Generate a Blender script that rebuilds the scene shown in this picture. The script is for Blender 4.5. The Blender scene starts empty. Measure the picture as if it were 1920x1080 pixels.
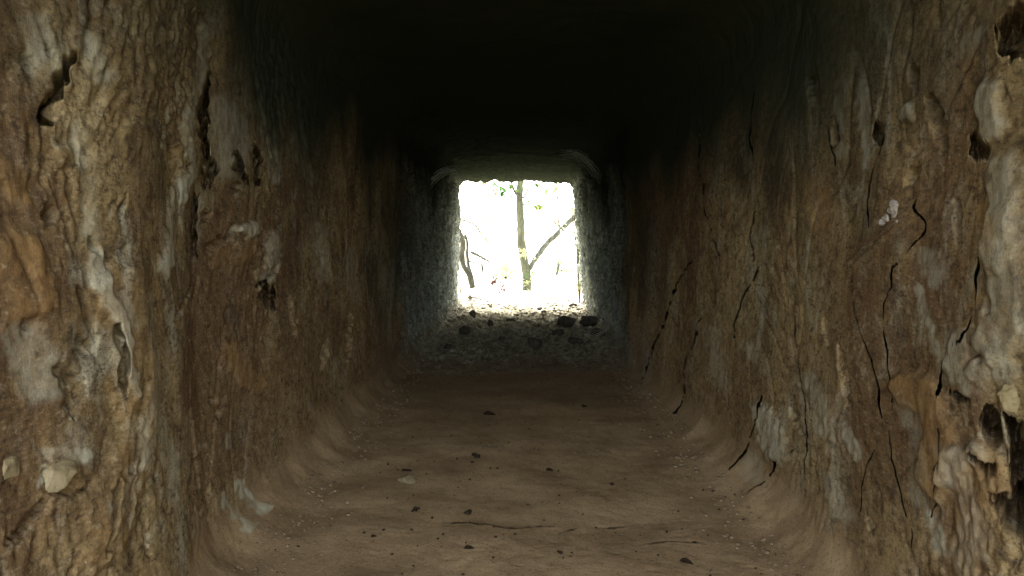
import bpy, bmesh, math, random
import numpy as np
from mathutils import Vector, Matrix, noise as mnoise

random.seed(7)
S = bpy.context.scene
COL = S.collection

# ------------------------------------------------------------------ camera
F_PX = 1387.0                       # focal length in photo pixels (1920 wide)
CAM_H = 0.85
cam_d = bpy.data.cameras.new("camera")
cam_d.sensor_width = 36.0
cam_d.lens = 36.0 * F_PX / 1920.0
cam_d.clip_start = 0.02
cam_d.clip_end = 2000.0
cam_d.dof.use_dof = True
cam_d.dof.focus_distance = 5.0
cam_d.dof.aperture_fstop = 22.0
cam = bpy.data.objects.new("camera", cam_d)
cam.location = (0, 0, CAM_H)
cam.rotation_euler = (math.radians(90 - 3.507), 0, math.radians(0.62))
COL.objects.link(cam)
S.camera = cam

# ------------------------------------------------------------------ sky, sun, exposure
SUN_EL, SUN_AZ = math.radians(55), math.radians(-12)     # azimuth from +Y, positive to +X
w = bpy.data.worlds.new("World")
S.world = w
w.use_nodes = True
nt = w.node_tree
nt.nodes.clear()
out = nt.nodes.new("ShaderNodeOutputWorld")
bg = nt.nodes.new("ShaderNodeBackground")
sky = nt.nodes.new("ShaderNodeTexSky")
sky.sky_type = 'NISHITA'
sky.sun_disc = False
sky.sun_elevation = SUN_EL
sky.sun_rotation = SUN_AZ
sky.air_density = 1.0
sky.dust_density = 4.0
sky.ozone_density = 0.6
hs = nt.nodes.new("ShaderNodeHueSaturation")             # white overcast: little blue left
hs.inputs["Saturation"].default_value = 0.32
nt.links.new(sky.outputs[0], hs.inputs["Color"])
nt.links.new(hs.outputs[0], bg.inputs[0])
bg.inputs[1].default_value = 0.15
nt.links.new(bg.outputs[0], out.inputs[0])

sl = bpy.data.lights.new("sun", 'SUN')
sl.energy = 1.5
sl.angle = math.radians(12)
sl.color = (1.0, 0.99, 0.98)
sun = bpy.data.objects.new("sun", sl)
d = Vector((math.sin(SUN_AZ) * math.cos(SUN_EL), math.cos(SUN_AZ) * math.cos(SUN_EL), math.sin(SUN_EL)))
sun.rotation_euler = d.to_track_quat('Z', 'Y').to_euler()
sun.location = (0, 30, 40)
COL.objects.link(sun)

S.view_settings.view_transform = 'Standard'
S.view_settings.look = 'None'
S.view_settings.gamma = 1.0
S.view_settings.use_curve_mapping = False
S.view_settings.exposure = 4.05
S.render.engine = 'CYCLES'
S.cycles.max_bounces = 10
S.cycles.diffuse_bounces = 8
S.cycles.use_denoising = True
S.cycles.sample_clamp_indirect = 0.0
S.cycles.use_adaptive_sampling = False

# ------------------------------------------------------------------ helpers
CM = np.array(Matrix.LocRotScale(cam.location, cam.rotation_euler, None).to_3x3())


def ray(px, py):
    v = CM @ np.array([(px - 960) / F_PX, -(py - 540) / F_PX, -1.0])
    return v / v[1]                  # unit step along y


def at(px, py, Y):
    """world point on the line of sight of a photo pixel, at distance Y down the passage"""
    r = ray(px, py)
    return Vector((r[0] * Y, Y, CAM_H + r[2] * Y))


def on_floor(px, py, z=0.0):
    r = ray(px, py)
    return at(px, py, (z - CAM_H) / r[2])


# gradient noise on numpy arrays
_P = np.random.RandomState(11).permutation(256).astype(np.int32)
_P = np.concatenate([_P, _P, _P])
_g = np.random.RandomState(5).normal(size=(256, 3)).astype(np.float32)
_g /= np.linalg.norm(_g, axis=1)[:, None]


def perlin(x, y, z):
    sh = x.shape
    x = x.ravel().astype(np.float32); y = y.ravel().astype(np.float32); z = z.ravel().astype(np.float32)
    xi = np.floor(x).astype(np.int32); yi = np.floor(y).astype(np.int32); zi = np.floor(z).astype(np.int32)
    xf = x - xi; yf = y - yi; zf = z - zi
    xi &= 255; yi &= 255; zi &= 255
    u = xf * xf * xf * (xf * (xf * 6 - 15) + 10)
    v = yf * yf * yf * (yf * (yf * 6 - 15) + 10)
    ww = zf * zf * zf * (zf * (zf * 6 - 15) + 10)

    def c(dx, dy, dz):
        h = _P[_P[_P[xi + dx] + yi + dy] + zi + dz]
        g = _g[h]
        return g[:, 0] * (xf - dx) + g[:, 1] * (yf - dy) + g[:, 2] * (zf - dz)
    a = c(0, 0, 0); b = c(1, 0, 0); x00 = a + u * (b - a)
    a = c(0, 1, 0); b = c(1, 1, 0); x10 = a + u * (b - a)
    a = c(0, 0, 1); b = c(1, 0, 1); x01 = a + u * (b - a)
    a = c(0, 1, 1); b = c(1, 1, 1); x11 = a + u * (b - a)
    y0 = x00 + v * (x10 - x00); y1 = x01 + v * (x11 - x01)
    return ((y0 + ww * (y1 - y0)) * 1.5).reshape(sh)


def sstep(a, b, x):
    t = np.clip((x - a) / (b - a), 0, 1)
    return t * t * (3 - 2 * t)


def tag(o, label=None, cat=None, group=None, kind=None):
    if label: o['label'] = label
    if cat: o['category'] = cat
    if group: o['group'] = group
    if kind: o['kind'] = kind
    return o


def empty(name, loc):
    o = bpy.data.objects.new(name, None)
    o.location = loc
    o.empty_display_size = 0.05
    COL.objects.link(o)
    return o


def link(name, me, mat=None, parent=None, loc=(0, 0, 0)):
    o = bpy.data.objects.new(name, me)
    if mat and not me.materials: me.materials.append(mat)
    COL.objects.link(o)
    if parent: o.parent = parent
    o.location = loc
    return o


def grid_mesh(name, P, attrs, mat, hole=None):
    """P: (rings, n, 3) array -> mesh of quads with float attributes"""
    R, N = P.shape[:2]
    me = bpy.data.meshes.new(name)
    me.vertices.add(R * N)
    me.vertices.foreach_set("co", P.reshape(-1).astype(np.float32))
    i = np.arange(R - 1)[:, None]; j = np.arange(N - 1)[None, :]
    a = (i * N + j)
    q = np.stack([a, a + 1, a + N + 1, a + N], -1).reshape(-1, 4)
    if hole is not None:
        q = q[hole.reshape(-1)[q].mean(1) < .5]
    F = len(q)
    me.loops.add(F * 4)
    me.loops.foreach_set("vertex_index", q.reshape(-1).astype(np.int32))
    me.polygons.add(F)
    me.polygons.foreach_set("loop_start", (np.arange(F) * 4).astype(np.int32))
    me.polygons.foreach_set("use_smooth", np.ones(F, dtype=bool))
    for k, A in attrs.items():
        t = me.attributes.new(k, 'FLOAT', 'POINT')
        t.data.foreach_set("value", A.reshape(-1).astype(np.float32))
    me.update(calc_edges=True)
    me.validate()
    me.materials.append(mat)
    return me


class MB:
    """collects tubes, leaves and lumps, links them as one mesh"""
    def __init__(s): s.v = []; s.f = []

    def tube(s, pts, radii, n=8, rough=0.0, seed=0.0):
        pts = [Vector(p) for p in pts]
        base = len(s.v)
        up = Vector((0.13, 0.21, 0.97))
        for i, p in enumerate(pts):
            t = (pts[min(i + 1, len(pts) - 1)] - pts[max(i - 1, 0)])
            t = t.normalized() if t.length > 1e-9 else Vector((0, 0, 1))
            a = t.cross(up)
            if a.length < 0.1: a = t.cross(Vector((1, 0, 0)))
            a.normalize(); b = t.cross(a)
            for k in range(n):
                th = 2 * math.pi * k / n
                dv = a * math.cos(th) + b * math.sin(th)
                r = radii[i]
                if rough:
                    q = p + dv * r
                    r *= 1 + rough * mnoise.noise((q * 9) + Vector((seed, 0, 0))) + rough * .5 * mnoise.noise((q * 30) + Vector((seed, 0, 0)))
                s.v.append(p + dv * r)
        for i in range(len(pts) - 1):
            for k in range(n):
                a0 = base + i * n + k; a1 = base + i * n + (k + 1) % n
                s.f.append((a0, a1, a1 + n, a0 + n))
        s.f.append(tuple(base + k for k in range(n))[::-1])
        s.f.append(tuple(base + (len(pts) - 1) * n + k for k in range(n)))

    def leaf(s, p, d, nrm, L, W, curl=0.2):
        p = Vector(p); d = Vector(d).normalized()
        nrm = Vector(nrm); nrm = (nrm - d * nrm.dot(d)).normalized()
        sd = d.cross(nrm)
        b = len(s.v)
        prof = [(0, .08), (.18, .7), (.42, 1.0), (.7, .7), (1.0, .04)]
        for t, wv in prof:
            c = p + d * (L * t) - nrm * (curl * L * t * t)
            e = sd * (W * .5 * wv); l = nrm * (W * .18 * wv)
            s.v += [c - e + l, c, c + e + l]
        for i in range(4):
            a = b + i * 3
            s.f += [(a, a + 1, a + 4, a + 3), (a + 1, a + 2, a + 5, a + 4)]

    def build(s, name, mat, parent=None, loc=(0, 0, 0), smooth=True):
        me = bpy.data.meshes.new(name)
        me.from_pydata([tuple(v) for v in s.v], [], s.f)
        if smooth: me.polygons.foreach_set("use_smooth", [True] * len(me.polygons))
        me.materials.append(mat)
        me.update()
        return link(name, me, None, parent, loc)


def catmull(pts, k=6):
    pts = [Vector(p) for p in pts]
    P = [pts[0] * 2 - pts[1]] + pts + [pts[-1] * 2 - pts[-2]]
    o = []
    for i in range(1, len(P) - 2):
        for j in range(k):
            t = j / k
            a, b, c, e = P[i - 1], P[i], P[i + 1], P[i + 2]
            o.append(.5 * ((2 * b) + (c - a) * t + (2 * a - 5 * b + 4 * c - e) * t * t + (3 * b - a - 3 * c + e) * t ** 3))
    o.append(pts[-1])
    return o


# ------------------------------------------------------------------ materials
class NT:
    def __init__(s, name):
        s.m = bpy.data.materials.new(name); s.m.use_nodes = True
        s.t = s.m.node_tree
        s.b = s.t.nodes["Principled BSDF"]
        s.b.inputs["Roughness"].default_value = .9
        s.b.inputs["Specular IOR Level"].default_value = 0.0
        s.co = s.t.nodes.new("ShaderNodeTexCoord").outputs["Object"]

    def n(s, t): return s.t.nodes.new(t)
    def l(s, a, b): s.t.links.new(a, b)

    def map(s, scale, loc=(0, 0, 0), rot=(0, 0, 0)):
        m = s.n("ShaderNodeMapping"); m.inputs["Scale"].default_value = scale
        m.inputs["Location"].default_value = loc; m.inputs["Rotation"].default_value = rot
        s.l(s.co, m.inputs[0]); return m.outputs[0]

    def noise(s, vec, scale, detail=6, rough=.55, dist=0.0):
        n = s.n("ShaderNodeTexNoise"); n.inputs["Scale"].default_value = scale
        n.inputs["Detail"].default_value = detail; n.inputs["Roughness"].default_value = rough
        n.inputs["Distortion"].default_value = dist
        s.l(vec, n.inputs["Vector"]); return n.outputs[0]

    def vor(s, vec, scale, feature='F1'):
        n = s.n("ShaderNodeTexVoronoi"); n.feature = feature; n.inputs["Scale"].default_value = scale
        s.l(vec, n.inputs["Vector"]); return n.outputs[0]

    def ramp(s, fac, stops):
        r = s.n("ShaderNodeValToRGB"); e = r.color_ramp.elements
        while len(e) < len(stops): e.new(.5)
        for x, (p, c) in zip(e, stops):
            x.position = p; x.color = (c, c, c, 1) if isinstance(c, (int, float)) else (*c, 1)
        s.l(fac, r.inputs[0]); return r.outputs[0]

    def mix(s, fac, a, b):
        m = s.n("ShaderNodeMix"); m.data_type = 'RGBA'
        if isinstance(fac, (int, float)): m.inputs[0].default_value = fac
        else: s.l(fac, m.inputs[0])
        for k, v in ((6, a), (7, b)):
            if isinstance(v, tuple): m.inputs[k].default_value = (*v, 1)
            else: s.l(v, m.inputs[k])
        return m.outputs[2]

    def math(s, op, a, b=0.0, clamp=False):
        m = s.n("ShaderNodeMath"); m.operation = op; m.use_clamp = clamp
        for k, v in ((0, a), (1, b)):
            if isinstance(v, (int, float)): m.inputs[k].default_value = v
            else: s.l(v, m.inputs[k])
        return m.outputs[0]

    def attr(s, name):
        a = s.n("ShaderNodeAttribute"); a.attribute_name = name; return a.outputs["Fac"]

    def bump(s, h, strength, dist, prev=None):
        b = s.n("ShaderNodeBump"); b.inputs["Strength"].default_value = strength
        b.inputs["Distance"].default_value = dist
        s.l(h, b.inputs["Height"])
        if prev is not None: s.l(prev, b.inputs["Normal"])
        return b.outputs[0]

    def done(s, color, normal=None):
        if isinstance(color, tuple): s.b.inputs["Base Color"].default_value = (*color, 1)
        else: s.l(color, s.b.inputs["Base Color"])
        if normal is not None: s.l(normal, s.b.inputs["Normal"])
        return s.m


def rock_material(name):
    """one skin for the whole passage: rock on the walls, trodden dirt where the surface lies flat"""
    m = NT(name)
    flat, dustw, far = m.attr("flat"), m.attr("dust"), m.attr("far")
    n1 = m.noise(m.map((1, 1, .75)), 3.2, 9, .62, .6)
    col = m.ramp(n1, [(.28, (.095, .066, .036)), (.43, (.235, .165, .085)), (.55, (.37, .275, .145)), (.72, (.46, .365, .22))])
    n2 = m.noise(m.map((1, 1, .8), (4, 7, 2)), 6.5, 8, .6, .8)
    col = m.mix(m.ramp(n2, [(.54, 0.0), (.72, .55)]), col, (.40, .255, .105))          # ochre
    n3 = m.noise(m.map((1, 1, .5), (9, 1, 5)), 7.5, 9, .65, 1.0)
    col = m.mix(m.ramp(n3, [(.52, 0.0), (.63, .85)]), col, (.42, .395, .315))           # grey film
    n4 = m.noise(m.map((1, 1, .7), (2, 8, 8)), 11, 9, .7, .5)
    col = m.mix(m.ramp(n4, [(.56, 0.0), (.68, .8)]), col, (.07, .05, .036))           # dark lichen
    n0 = m.noise(m.map((1, 1, .7), (3, 3, 6)), 1.7, 6, .6, .8)
    col = m.mix(m.ramp(n0, [(.42, .8), (.56, 0.0)]), col, (.145, .084, .046))
    brk = m.noise(m.map((1, 1, .6), (3, 2, 9)), 26, 8, .7)
    brk2 = m.ramp(brk, [(.36, .08), (.62, .9)])
    wdust = m.mix(m.ramp(brk, [(.3, 0.0), (.65, 1.0)]), (.215, .132, .07), (.34, .232, .125))
    col = m.mix(m.math('MULTIPLY', dustw, m.ramp(m.noise(m.map((1, 1, .6), (7, 7, 7)), 5, 6, .6), [(.36, .2), (.6, .75)])), col, wdust)
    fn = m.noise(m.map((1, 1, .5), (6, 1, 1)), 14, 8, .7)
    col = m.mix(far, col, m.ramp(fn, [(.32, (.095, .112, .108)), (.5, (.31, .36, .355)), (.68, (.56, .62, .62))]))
    n5 = m.noise(m.map((1, 1, .7), (5, 5, 1)), 38, 6, .7)
    col = m.mix(m.ramp(n5, [(.35, .55), (.5, 0.0)]), col, (.12, .085, .05))
    col = m.mix(m.ramp(n5, [(.58, 0.0), (.74, .6)]), col, (.44, .37, .27))
    n6 = m.noise(m.map((1, .6, .6), (1, 2, 3)), 17, 10, .75, 1.4)
    col = m.mix(m.ramp(n6, [(.34, .85), (.47, 0.0)]), col, (.075, .05, .034))
    col = m.mix(m.ramp(n6, [(.55, 0.0), (.68, .65)]), col, (.45, .40, .30))
    n7 = m.noise(m.map((1, .42, .8), (8, 2, 3)), 75, 6, .78)
    col = m.mix(m.ramp(n7, [(.36, .85), (.47, 0.0)]), col, (.06, .042, .03))
    col = m.mix(m.ramp(n7, [(.58, 0.0), (.70, .5)]), col, (.50, .45, .35))
    n8 = m.noise(m.map((1, .35, .8), (5, 1, 3)), 230, 3, .7)
    col = m.mix(m.ramp(n8, [(.36, .6), (.48, 0.0)]), col, (.07, .05, .035))
    col = m.mix(m.ramp(n8, [(.60, 0.0), (.74, .4)]), col, (.50, .45, .35))
    # dirt underfoot
    d1 = m.noise(m.map((1, 1, 1), (1, 4, 0)), 5, 8, .6)
    dirt = m.mix(m.ramp(d1, [(.35, 0.0), (.65, 1.0)]), (.255, .172, .10), (.41, .292, .178))
    g = m.noise(m.map((1, 1, 1)), 130, 4, .7)
    soil = m.mix(m.ramp(g, [(.4, 0.0), (.7, 1.0)]), (.09, .06, .037), (.17, .118, .073))
    dirt = m.mix(m.attr("floor_light"), soil, dirt)  # floor colour darkens inward, painting the fading daylight
    g2 = m.noise(m.map((1, 1, 1), (2, 0, 0)), 48, 6, .72)
    dirt = m.mix(m.ramp(g, [(.36, .6), (.46, 0.0)]), dirt, (.10, .068, .042))
    dirt = m.mix(m.ramp(g, [(.62, 0.0), (.74, .4)]), dirt, (.40, .32, .22))
    dirt = m.mix(m.ramp(g2, [(.30, .6), (.42, 0.0)]), dirt, (.09, .062, .04))
    dirt = m.mix(m.ramp(g2, [(.62, 0.0), (.75, .35)]), dirt, (.42, .34, .24))
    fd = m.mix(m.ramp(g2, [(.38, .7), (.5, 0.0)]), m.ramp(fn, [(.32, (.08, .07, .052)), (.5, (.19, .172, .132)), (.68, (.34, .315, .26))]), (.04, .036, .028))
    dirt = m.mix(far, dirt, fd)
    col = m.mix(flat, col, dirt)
    col = m.mix(m.math('MULTIPLY', m.attr("crust"), brk2, True), col, (.50, .49, .41))  # mineral crust, plus the painted brightness near the far mouth
    col = m.mix(m.math('MULTIPLY', m.attr("ochre"), brk2, True), col, (.42, .25, .10))
    col = m.mix(m.math('MULTIPLY', m.attr("stain_shade"), brk2, True), col, (.055, .042, .032))  # dark stains, and the painted shade of the hollows
    col = m.mix(m.math('MULTIPLY', m.attr("darkening"), m.ramp(n1, [(.35, 1.0), (.75, .995)]), True), col, (.033, .040, .030))
    h1 = m.noise(m.map((1, 1, .55)), 55, 8, .7)
    b1 = m.n("ShaderNodeBump"); b1.inputs["Distance"].default_value = .011
    m.l(m.math('MULTIPLY_ADD', flat, -.34), b1.inputs["Strength"])
    b1.inputs["Strength"].links[0].from_node.inputs[2].default_value = .44
    m.l(h1, b1.inputs["Height"])
    nb = m.bump(m.noise(m.map((1, 1, .8)), 240, 5, .65), .4, .003, b1.outputs[0])
    tint = m.n('ShaderNodeMix'); tint.data_type = 'RGBA'; tint.blend_type = 'MULTIPLY'; tint.inputs[0].default_value = 1.0
    m.l(col, tint.inputs[6]); tint.inputs[7].default_value = (.98, .98, .87, 1)
    return m.done(tint.outputs[2], nb)


M = {}
M['rock'] = rock_material("tunnel_rock")


def simple(name, stops, scale=8, stretch=(1, 1, 1), bump=.5, bd=.01, rough=.9, fine=60):
    m = NT(name)
    m.b.inputs["Roughness"].default_value = rough
    c = m.ramp(m.noise(m.map(stretch), scale, 8, .65, .4), stops)
    return m.done(c, m.bump(m.noise(m.map(stretch), fine, 7, .7), bump, bd))


M['ground'] = simple("outside_soil", [(.3, (.20, .175, .13)), (.5, (.33, .29, .215)), (.7, (.44, .40, .31))], 4, bump=.6, bd=.03, fine=25)
M['hill'] = simple("hill_rock", [(.3, (.12, .11, .09)), (.5, (.24, .21, .17)), (.7, (.33, .30, .25))], 2, bump=.6, bd=.05, fine=14)
M['stone'] = simple("rubble_stone", [(.3, (.03, .027, .021)), (.5, (.06, .055, .044)), (.7, (.11, .10, .083))], 12, bump=.6, bd=.01, fine=50)
M['gravel'] = simple("gravel", [(.3, (.10, .088, .066)), (.5, (.20, .18, .14)), (.7, (.33, .305, .25))], 6, bump=.6, bd=.01, fine=50)
M['pebble'] = simple("dirt_pebble", [(.3, (.11, .076, .046)), (.5, (.19, .135, .083)), (.7, (.28, .21, .135))], 9, bump=.5, bd=.004, fine=70)
M['cobble'] = simple("wall_stone", [(.3, (.17, .13, .07)), (.5, (.29, .235, .13)), (.7, (.40, .35, .22))], 14, bump=.6, bd=.006, fine=70)
M['ochre_stone'] = simple("ochre_stone", [(.3, (.14, .11, .055)), (.5, (.28, .225, .115)), (.7, (.40, .345, .20))], 18, bump=.6, bd=.006, fine=70)
M['quartz'] = simple("quartz", [(.3, (.18, .14, .10)), (.48, (.36, .32, .26)), (.65, (.5, .47, .40))], 30, bump=.5, bd=.004, rough=.5, fine=90)
M['bark'] = simple("grey_bark", [(.3, (.042, .048, .03)), (.5, (.075, .082, .055)), (.7, (.12, .125, .092))], 14, (1, 1, .35), .7, .012, fine=45)
M['dark_bark'] = simple("dark_bark", [(.3, (.026, .028, .022)), (.5, (.05, .054, .043)), (.72, (.10, .105, .085))], 14, (1, 1, .35), .7, .012, fine=45)
M['pale_bark'] = simple("pale_bark", [(.3, (.035, .042, .034)), (.5, (.075, .084, .07)), (.7, (.15, .16, .14))], 24, (1, 1, .5), .7, .012, fine=55)
M['twig'] = simple("twig_bark", [(.3, (.04, .038, .028)), (.7, (.10, .095, .07))], 30)
M['dry_leaf'] = simple("dry_leaf", [(.3, (.018, .013, .008)), (.7, (.05, .035, .02))], 30, bump=.3, bd=.003)
M['clod'] = simple("dark_clod", [(.3, (.02, .015, .01)), (.7, (.055, .04, .026))], 30, bump=.5, bd=.004)
M['strand'] = simple("strand_pale", [(.3, (.24, .29, .24)), (.7, (.36, .42, .36))], 30, bump=0)
M['straw'] = simple("dry_root", [(.3, (.22, .2, .15)), (.7, (.42, .39, .31))], 30, bump=0)


def leafmat(name, c):
    m = NT(name)
    n = m.noise(m.map((1, 1, 1)), 18, 3, .5)
    col = m.mix(n, tuple(x * .6 for x in c), tuple(min(1, x * 1.3) for x in c))
    m.b.inputs["Roughness"].default_value = .5
    tr = m.n("ShaderNodeBsdfTranslucent")
    m.l(col, tr.inputs[0]); m.l(col, m.b.inputs["Base Color"])
    mx = m.n("ShaderNodeMixShader"); mx.inputs[0].default_value = .45
    o = [x for x in m.t.nodes if x.type == 'OUTPUT_MATERIAL'][0]
    m.l(m.b.outputs[0], mx.inputs[1]); m.l(tr.outputs[0], mx.inputs[2]); m.l(mx.outputs[0], o.inputs[0])
    return m.m


M['leaf_green'] = leafmat("green_leaf", (.045, .12, .03))
M['leaf_lime'] = leafmat("lime_leaf", (.07, .11, .012))
M['leaf_pale'] = leafmat("pale_leaf", (.28, .30, .16))
M['leaf_far'] = leafmat("sunlit_leaf", (.42, .45, .25))
M['leaf_soft'] = leafmat("soft_leaf", (.07, .115, .035))
M['leaf_rust'] = leafmat("rust_leaf", (.06, .028, .02))
M['leaf_pink'] = leafmat("pink_leaf", (.075, .014, .032))

# ------------------------------------------------------------------ the passage
NEAR_Y, FAR_Y = -1.95, 10.05
CEIL = 1.70


def lerp_tab(y, tab):
    xs, vs = zip(*tab)
    return np.interp(y, xs, vs)


def half_left(y, z):
    y = y + (.16 * np.sin(z * 3.1 + 1) + .09 * np.sin(z * 7.7)) * sstep(3, 4.3, y) * (1 - sstep(5.5, 6.5, y))
    b = lerp_tab(y, [(-1.95, 2.3), (-.9, 1.3), (.05, .80), (.9, .74), (1.25, .72), (1.45, .715), (1.65, .745), (1.85, .795), (3, .80), (4.45, .795), (4.62, .80), (4.85, .83), (7, .84), (9, .83), (10.1, .84), (12, .9)])  # unseen near end flared wide for more light
    return b - .055 * np.clip(z / CEIL, 0, 1) * sstep(4.8, 8, y) + .03 * np.sin(z * 2.0) * (1 - sstep(3, 5, y))


def half_right(y, z):
    y = y + (.14 * np.sin(z * 2.7 + 2) + .08 * np.sin(z * 8.3)) * sstep(3, 4.3, y) * (1 - sstep(5.5, 6.5, y))
    b = lerp_tab(y, [(-1.95, 2.3), (-.9, 1.3), (.05, .82), (.9, .77), (2, .79), (3, .78), (4, .74), (4.75, .69), (4.95, .715), (5.15, .79), (7, .82), (9, .82), (10.1, .83), (12, .9)])  # near end widened out of view to admit daylight
    return b - .13 * np.clip(z / CEIL, 0, 1) * sstep(4.9, 8, y) + .03 * np.sin(z * 2.0) * (1 - sstep(3, 5, y))


def floor_z(y):
    return lerp_tab(y, [(-1, -.01), (2, 0), (4, .01), (4.7, .015), (5.4, -.03), (7, -.02), (9, .0), (9.7, .015), (10.1, 0)])


def ceil_z(y):
    return lerp_tab(y, [(-1.95, 4.3), (-1.1, 2.9), (-.3, 2.0), (.35, 1.76), (1, 1.71), (5, 1.70), (9.2, 1.685), (10.1, 1.665)])  # unseen near mouth raised so more light reaches floor and walls


# rings along the passage, denser where they show larger
ys = [NEAR_Y]
while ys[-1] < FAR_Y:
    y = ys[-1]
    if y < .75: s_ = .03 if y < .45 else .008
    else: s_ = min(max(y * y / 592 * .72, .0018), .0145)
    ys.append(y + s_)
ys = np.array(ys)
NL, NF, NC = 350, 240, 90
# profile parameter: left wall bottom->top, ceiling left->right, right wall top->bottom, floor right->left


def profile(y):
    """nominal ring points and outward normals; y: (R,1)"""
    fz, cz = floor_z(y), ceil_z(y)
    rb = .15 + .02 * np.sin(y * 2.3 + 1)
    rt = .16 + .06 * sstep(4.8, 6, y) - .12 * sstep(7.5, 9.8, y)

    t = np.linspace(0, 1, NL)[None, :]
    segs = []
    zc = (fz + (cz - fz) * t)
    # left wall
    xl = -half_left(y, zc)
    segs.append(np.stack([xl, np.broadcast_to(y, xl.shape), zc], -1))
    # ceiling
    tc = np.linspace(0, 1, NC)[None, 1:-1]
    xa, xb = -half_left(y, cz), half_right(y, cz)
    xc = xa + (xb - xa) * tc
    zc2 = cz + .05 * (1 - sstep(6, 9.5, y)) * (1 - (2 * tc - 1) ** 2)
    segs.append(np.stack([xc, np.broadcast_to(y, xc.shape), np.broadcast_to(zc2, xc.shape)], -1))
    zr = zc[:, ::-1]
    xr = half_right(y, zr)
    segs.append(np.stack([xr, np.broadcast_to(y, xr.shape), zr], -1))
    tf = np.linspace(0, 1, NF)[None, 1:-1]
    xa, xb = half_right(y, fz), -half_left(y, fz)
    xf = xa + (xb - xa) * tf
    segs.append(np.stack([xf, np.broadcast_to(y, xf.shape), np.broadcast_to(fz, xf.shape)], -1))
    P = np.concatenate(segs, 1)
    # round the corners: pull points inside a rounded rectangle
    for (sx, top, r) in ((-1, 0, rb), (1, 0, rb * .9), (-1, 1, rt), (1, 1, rt)):
        hw = half_left(y, CEIL * top) if sx < 0 else half_right(y, CEIL * top)
        cx = sx * (hw - r); czc = (cz - r) if top else (fz + r)
        dx = (P[..., 0] - cx) * sx; dz = (P[..., 2] - czc) * (1 if top else -1)
        m = (dx > 0) & (dz > 0)
        L = np.hypot(dx, dz) + 1e-9
        inf = np.maximum(dx, dz)
        k = np.where(m, inf / L, 1.0)          # square -> circle
        k = np.where(m, k, 1.0)
        P[..., 0] = np.where(m, cx + sx * dx * k, P[..., 0])
        P[..., 2] = np.where(m, czc + (1 if top else -1) * dz * k, P[..., 2])
    return P


P0 = profile(ys[:, None])
R_, N_ = P0.shape[:2]
# outward normal in the ring plane
T = np.roll(P0, -1, 1) - np.roll(P0, 1, 1)
nx, nz = -T[..., 2], T[..., 0]
L = np.hypot(nx, nz) + 1e-9
nx, nz = nx / L, nz / L
X, Y, Z = P0[..., 0], P0[..., 1], P0[..., 2]
# make sure it points outward
sgn = np.sign(nx * X + nz * (Z - .85)); nx *= sgn; nz *= sgn
wall = np.clip(np.abs(nx), 0, 1) ** 1.3
flo = np.clip(-nz, 0, 1)
cei = np.clip(nz, 0, 1)
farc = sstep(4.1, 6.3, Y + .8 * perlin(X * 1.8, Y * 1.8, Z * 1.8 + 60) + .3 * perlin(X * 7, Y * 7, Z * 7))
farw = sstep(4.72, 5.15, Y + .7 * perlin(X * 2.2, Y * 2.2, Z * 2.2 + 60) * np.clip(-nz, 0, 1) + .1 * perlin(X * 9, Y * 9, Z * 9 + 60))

# displacement (outward is positive); warped, stretched down the walls
wx = perlin(X * 2.1 + 7, Y * 2.1, Z * 1.3) * .16
wy = perlin(X * 2.1, Y * 2.1 + 31, Z * 1.3) * .16
wz = perlin(X * 2.5, Y * 2.5 + 11, Z * 1.5 + 19) * .22
Xa, Ya, Za = X + wx, Y + wy, Z + wz
big = perlin(X * 1.6, Y * 1.6, Z * 1.0 + 3)
l1 = perlin(Xa * 5, Ya * 5, Za * 3.2)
l2 = perlin(Xa * 11 + 5, Ya * 11, Za * 7.2)
l3 = perlin(Xa * 24, Ya * 24 + 9, Za * 17)
l4 = perlin(Xa * 52, Ya * 34, Za * 42 + 4)
l5 = perlin(X * 105, Y * 60, Z * 80)
rid1 = .55 - np.abs(l1) * 1.6
rid2 = .5 - np.abs(l2) * 1.6
rid3 = .5 - np.abs(l3) * 1.6
near_w = 1 - sstep(1.4, 3.2, Y)
ruf = sstep(-.1, .5, perlin(X * 2.6 + 3, Y * 2.6, Z * 1.9 + 70)) * np.where(X > 0, .5, .75)          # rough and smooth stretches
crease = np.exp(-(l1 / .05) ** 2) * sstep(-.1, .3, big + .4 * l2)                # a few deep folds
pit = (sstep(.2, .5, perlin(Xa * 19 + 40, Ya * 17, Za * 15)) + .55 * sstep(.1, .45, perlin(Xa * 41, Ya * 33 + 4, Za * 32))) * ruf
w1 = perlin(Xa * 3.1 + 50, Ya * 3.1, Za * 1.7)
dw_near = .04 * big - .034 * w1 - .012 * l1 + .009 * crease + .004 * l2 + .004 * ruf * l3 + .013 * pit + (.002 + .007 * ruf) * l4 + (.001 + .005 * ruf) * l5
dw_mid = .03 * big + .020 * w1 + .008 * l1 + .007 * crease + .006 * l2 + .004 * ruf * l3 + .012 * pit + (.003 + .008 * ruf) * l4 + (.002 + .005 * ruf) * l5
calm = np.where(X > 0, .8 - .3 * sstep(1.25, 1.6, Y), (1 - .3 * sstep(1.9, 2.6, Y)) * (.58 + .27 * sstep(.4, .9, Z)))
dw_near = dw_near * calm; dw_mid = dw_mid * calm
c1 = perlin(Xa * 16 + 3, Ya * 13, Za * 9)
c2 = perlin(Xa * 34, Ya * 26 + 3, Za * 20)
dw_far = .03 * big + .012 * l1 + .018 * c1 + .020 * (.5 - np.abs(c2) * 1.6) + .011 * l4 + .005 * l5
dw = (dw_near * near_w + dw_mid * (1 - near_w)) * (1 - farw) + dw_far * farw
f1 = perlin(X * 4, Y * 4, Z * 4 + 40)
f2 = perlin(X * 17, Y * 17, Z * 17)
f3 = perlin(X * 60, Y * 60, Z * 20)
f4 = perlin(X * 130, Y * 130, Z * 30)
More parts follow.
